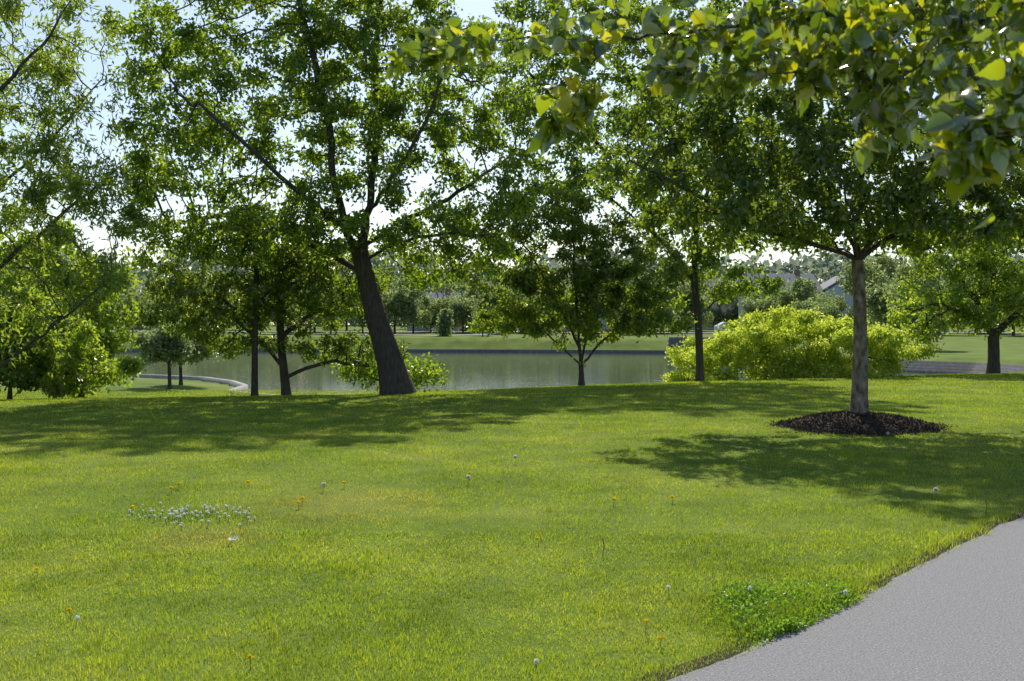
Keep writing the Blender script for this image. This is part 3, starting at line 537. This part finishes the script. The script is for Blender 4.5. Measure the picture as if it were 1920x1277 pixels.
# ------------------------------------------------------------------ weeds and flowers
def weedpatch(pxs,n,label,name='clover_clump',L=.02,h=.07):
    P=[]
    for k in range(n):
        px,py,rx,ry=random.choice(pxs); a,b=random.gauss(0,.5),random.gauss(0,.5); p_=GP(px+a*rx,py+b*ry); p_[2]=random.random()*h*math.exp(-(a*a+b*b)); P.append(p_)
    P=np.array(P); ee=edge_d(P[:,0],P[:,1]); P=P[ee<.05]; V,Ft=leaf_quads(P,L,L*.7,rng,-.5,.5); tag(mesh_np(name,V,Ft,M['weed']),label,'weeds',kind='stuff')
weedpatch([(1430,1165,90,46),(1500,1140,80,46),(1565,1125,50,30),(1400,1130,60,30),(1470,1190,60,26)],12000,'low leafy green weeds along the path edge',h=.075)
weedpatch([(360,970,150,14)],700,'clover leaves under the small white flowers on the left lawn',L=.016,h=.028)
def flower(name,p_,h,head,label,cat,group,R_=.016,stem='stem'):
    r=empty(name,tuple(p_)); lean=random.uniform(-.15,.15)*h
    V,Fq=tubes([(np.array([(0,0,0),(lean*.4,0,h*.5),(lean,0,h)]),np.array([.0022,.002,.0018]))],lambda x:5); mesh_np('stem',V,Fq,M[stem],r)
    k=60 if head=='petal_y' else (150 if R_>.015 else 60); d=rng.normal(0,1,(k,3)); d/=np.linalg.norm(d,axis=1)[:,None]
    if head=='petal_y': d[:,2]=np.abs(d[:,2])*.8+.1; d/=np.linalg.norm(d,axis=1)[:,None]
    sd=np.cross(d,rng.normal(0,1,(k,3))); sd/=np.linalg.norm(sd,axis=1)[:,None]; w_=R_*.22; c=np.array([lean,0,h])
    V=np.stack([c+d*R_*.15,c+d*R_*.8+sd*w_,c+d*R_,c+d*R_*.8-sd*w_],1).reshape(-1,3); b=np.arange(k)*4
    mesh_np('flower_head',V,np.stack([b,b+1,b+2,b+3],1),M[head],r); tag(r,label,cat,group); return r
for px,py in ((335,905),(322,913),(467,901),(567,933),(560,941),(250,950),(1261,931),(880,884),(1210,1171),(1238,1204),(132,1150),(470,1242),(70,1070),(1150,935),(645,902),(1010,1010)):
    flower('dandelion',GP(px,py+14),.055,'petal_y','yellow dandelion flower in the sunlit lawn','dandelion','yellow dandelions in the lawn',.025 if py<1000 else .017)
for px,py,h,lb in ((877,894,.09,'white dandelion puff beside a yellow dandelion at lawn centre'),(968,856,.09,'lone white dandelion puff in the middle of the lawn near the shadow'),(1761,922,.22,'tall white dandelion puff on a long stalk at the right shadow edge'),(1408,1103,.08,'white dandelion puff above the dark weeds by the path'),(1585,1110,.08,'white dandelion puff at the right end of the path weeds'),(1255,1101,.06,'small white puff left of the path weeds'),(143,1158,.05,'small white puff beside a yellow dandelion at lower left'),(605,908,.08,'white puff right of the clover flowers'),(1664,812,.1,'white puff in front of the mulch mound'),(1005,1240,.04,'small white puff near the bottom centre')):
    flower('dandelion_puff',GP(px,py+h*F/(CAMZ*F/(py+20-HZ))),h,'petal_w',lb,'dandelion',None,.024 if py<1000 else .015)
r0=flower('clover_flower',GP(300,975),.046,'petal_w','small white clover flower in the patch on the left lawn','clover','white clover flowers in the patch',.012)
for k in range(90):
    px=random.choice([random.uniform(240,480),random.gauss(370,40)]); py=971+random.gauss(0,9)+(px-360)*-.02
    c=copy_tree(r0); c.location=tuple(GP(px,py)); c.rotation_euler=(0,0,random.random()*6); s=random.uniform(.8,1.2); c.scale=(s,s,s)
V,Fq=tubes([(np.array([(0,0,0),(.01,0,.08),(0,0,.13)]),np.array([.003,.003,.004]))],lambda x:5)
for px,py,lb in ((1848,965,'thin dry stalk at the right edge beside the tall puff'),(1130,1045,'thin dry stalk standing in the lower middle lawn')):
    o=mesh_np('dry_stalk',V,Fq,M['dry']); o.location=tuple(GP(px,py)); tag(o,lb,'stalk')
bm=bmesh.new(); bmesh.ops.create_grid(bm,x_segments=6,y_segments=6,size=.03)
for v in bm.verts: v.co.z=.05+random.uniform(-.012,.014)
o=obj('paper_scrap',bm,M['petal_w']); o.location=tuple(GP(438,1022)); tag(o,'crumpled white scrap lying on the lawn at lower left','litter')
# ------------------------------------------------------------------ light, world, camera
EL=math.radians(46); AZ=math.radians(2)
to=Vector((math.sin(AZ)*math.cos(EL),math.cos(AZ)*math.cos(EL),math.sin(EL)))
l=bpy.data.lights.new('sun','SUN'); l.energy=5.0; l.angle=math.radians(.53); l.color=(1,.95,.86); lo=bpy.data.objects.new('sun',l); C.objects.link(lo); lo.rotation_euler=to.to_track_quat('Z','Y').to_euler()
wd_=bpy.data.worlds.new('World'); sc.world=wd_; wd_.use_nodes=True; nt=wd_.node_tree; bg=nt.nodes['Background']; s=nt.nodes.new('ShaderNodeTexSky'); s.sky_type='NISHITA'; s.sun_disc=False; s.sun_elevation=EL; s.sun_rotation=AZ; s.dust_density=1.0; s.ozone_density=2
nt.links.new(s.outputs[0],bg.inputs[0]); bg.inputs[1].default_value=.14
cd=bpy.data.cameras.new('camera'); cam=bpy.data.objects.new('camera',cd); C.objects.link(cam); cam.location=(0,0,CAMZ); cam.rotation_euler=(math.pi/2,0,0)
cd.sensor_width=36; cd.lens=F/1920*36; cd.shift_y=-(638.5-HZ)/1920; cd.clip_end=5000; cd.clip_start=.05
cd.dof.use_dof=True; cd.dof.focus_distance=20; cd.dof.aperture_fstop=cd.lens/4.0
sc.camera=cam; sc.view_settings.view_transform='Standard'; sc.view_settings.look='None'; sc.view_settings.exposure=0
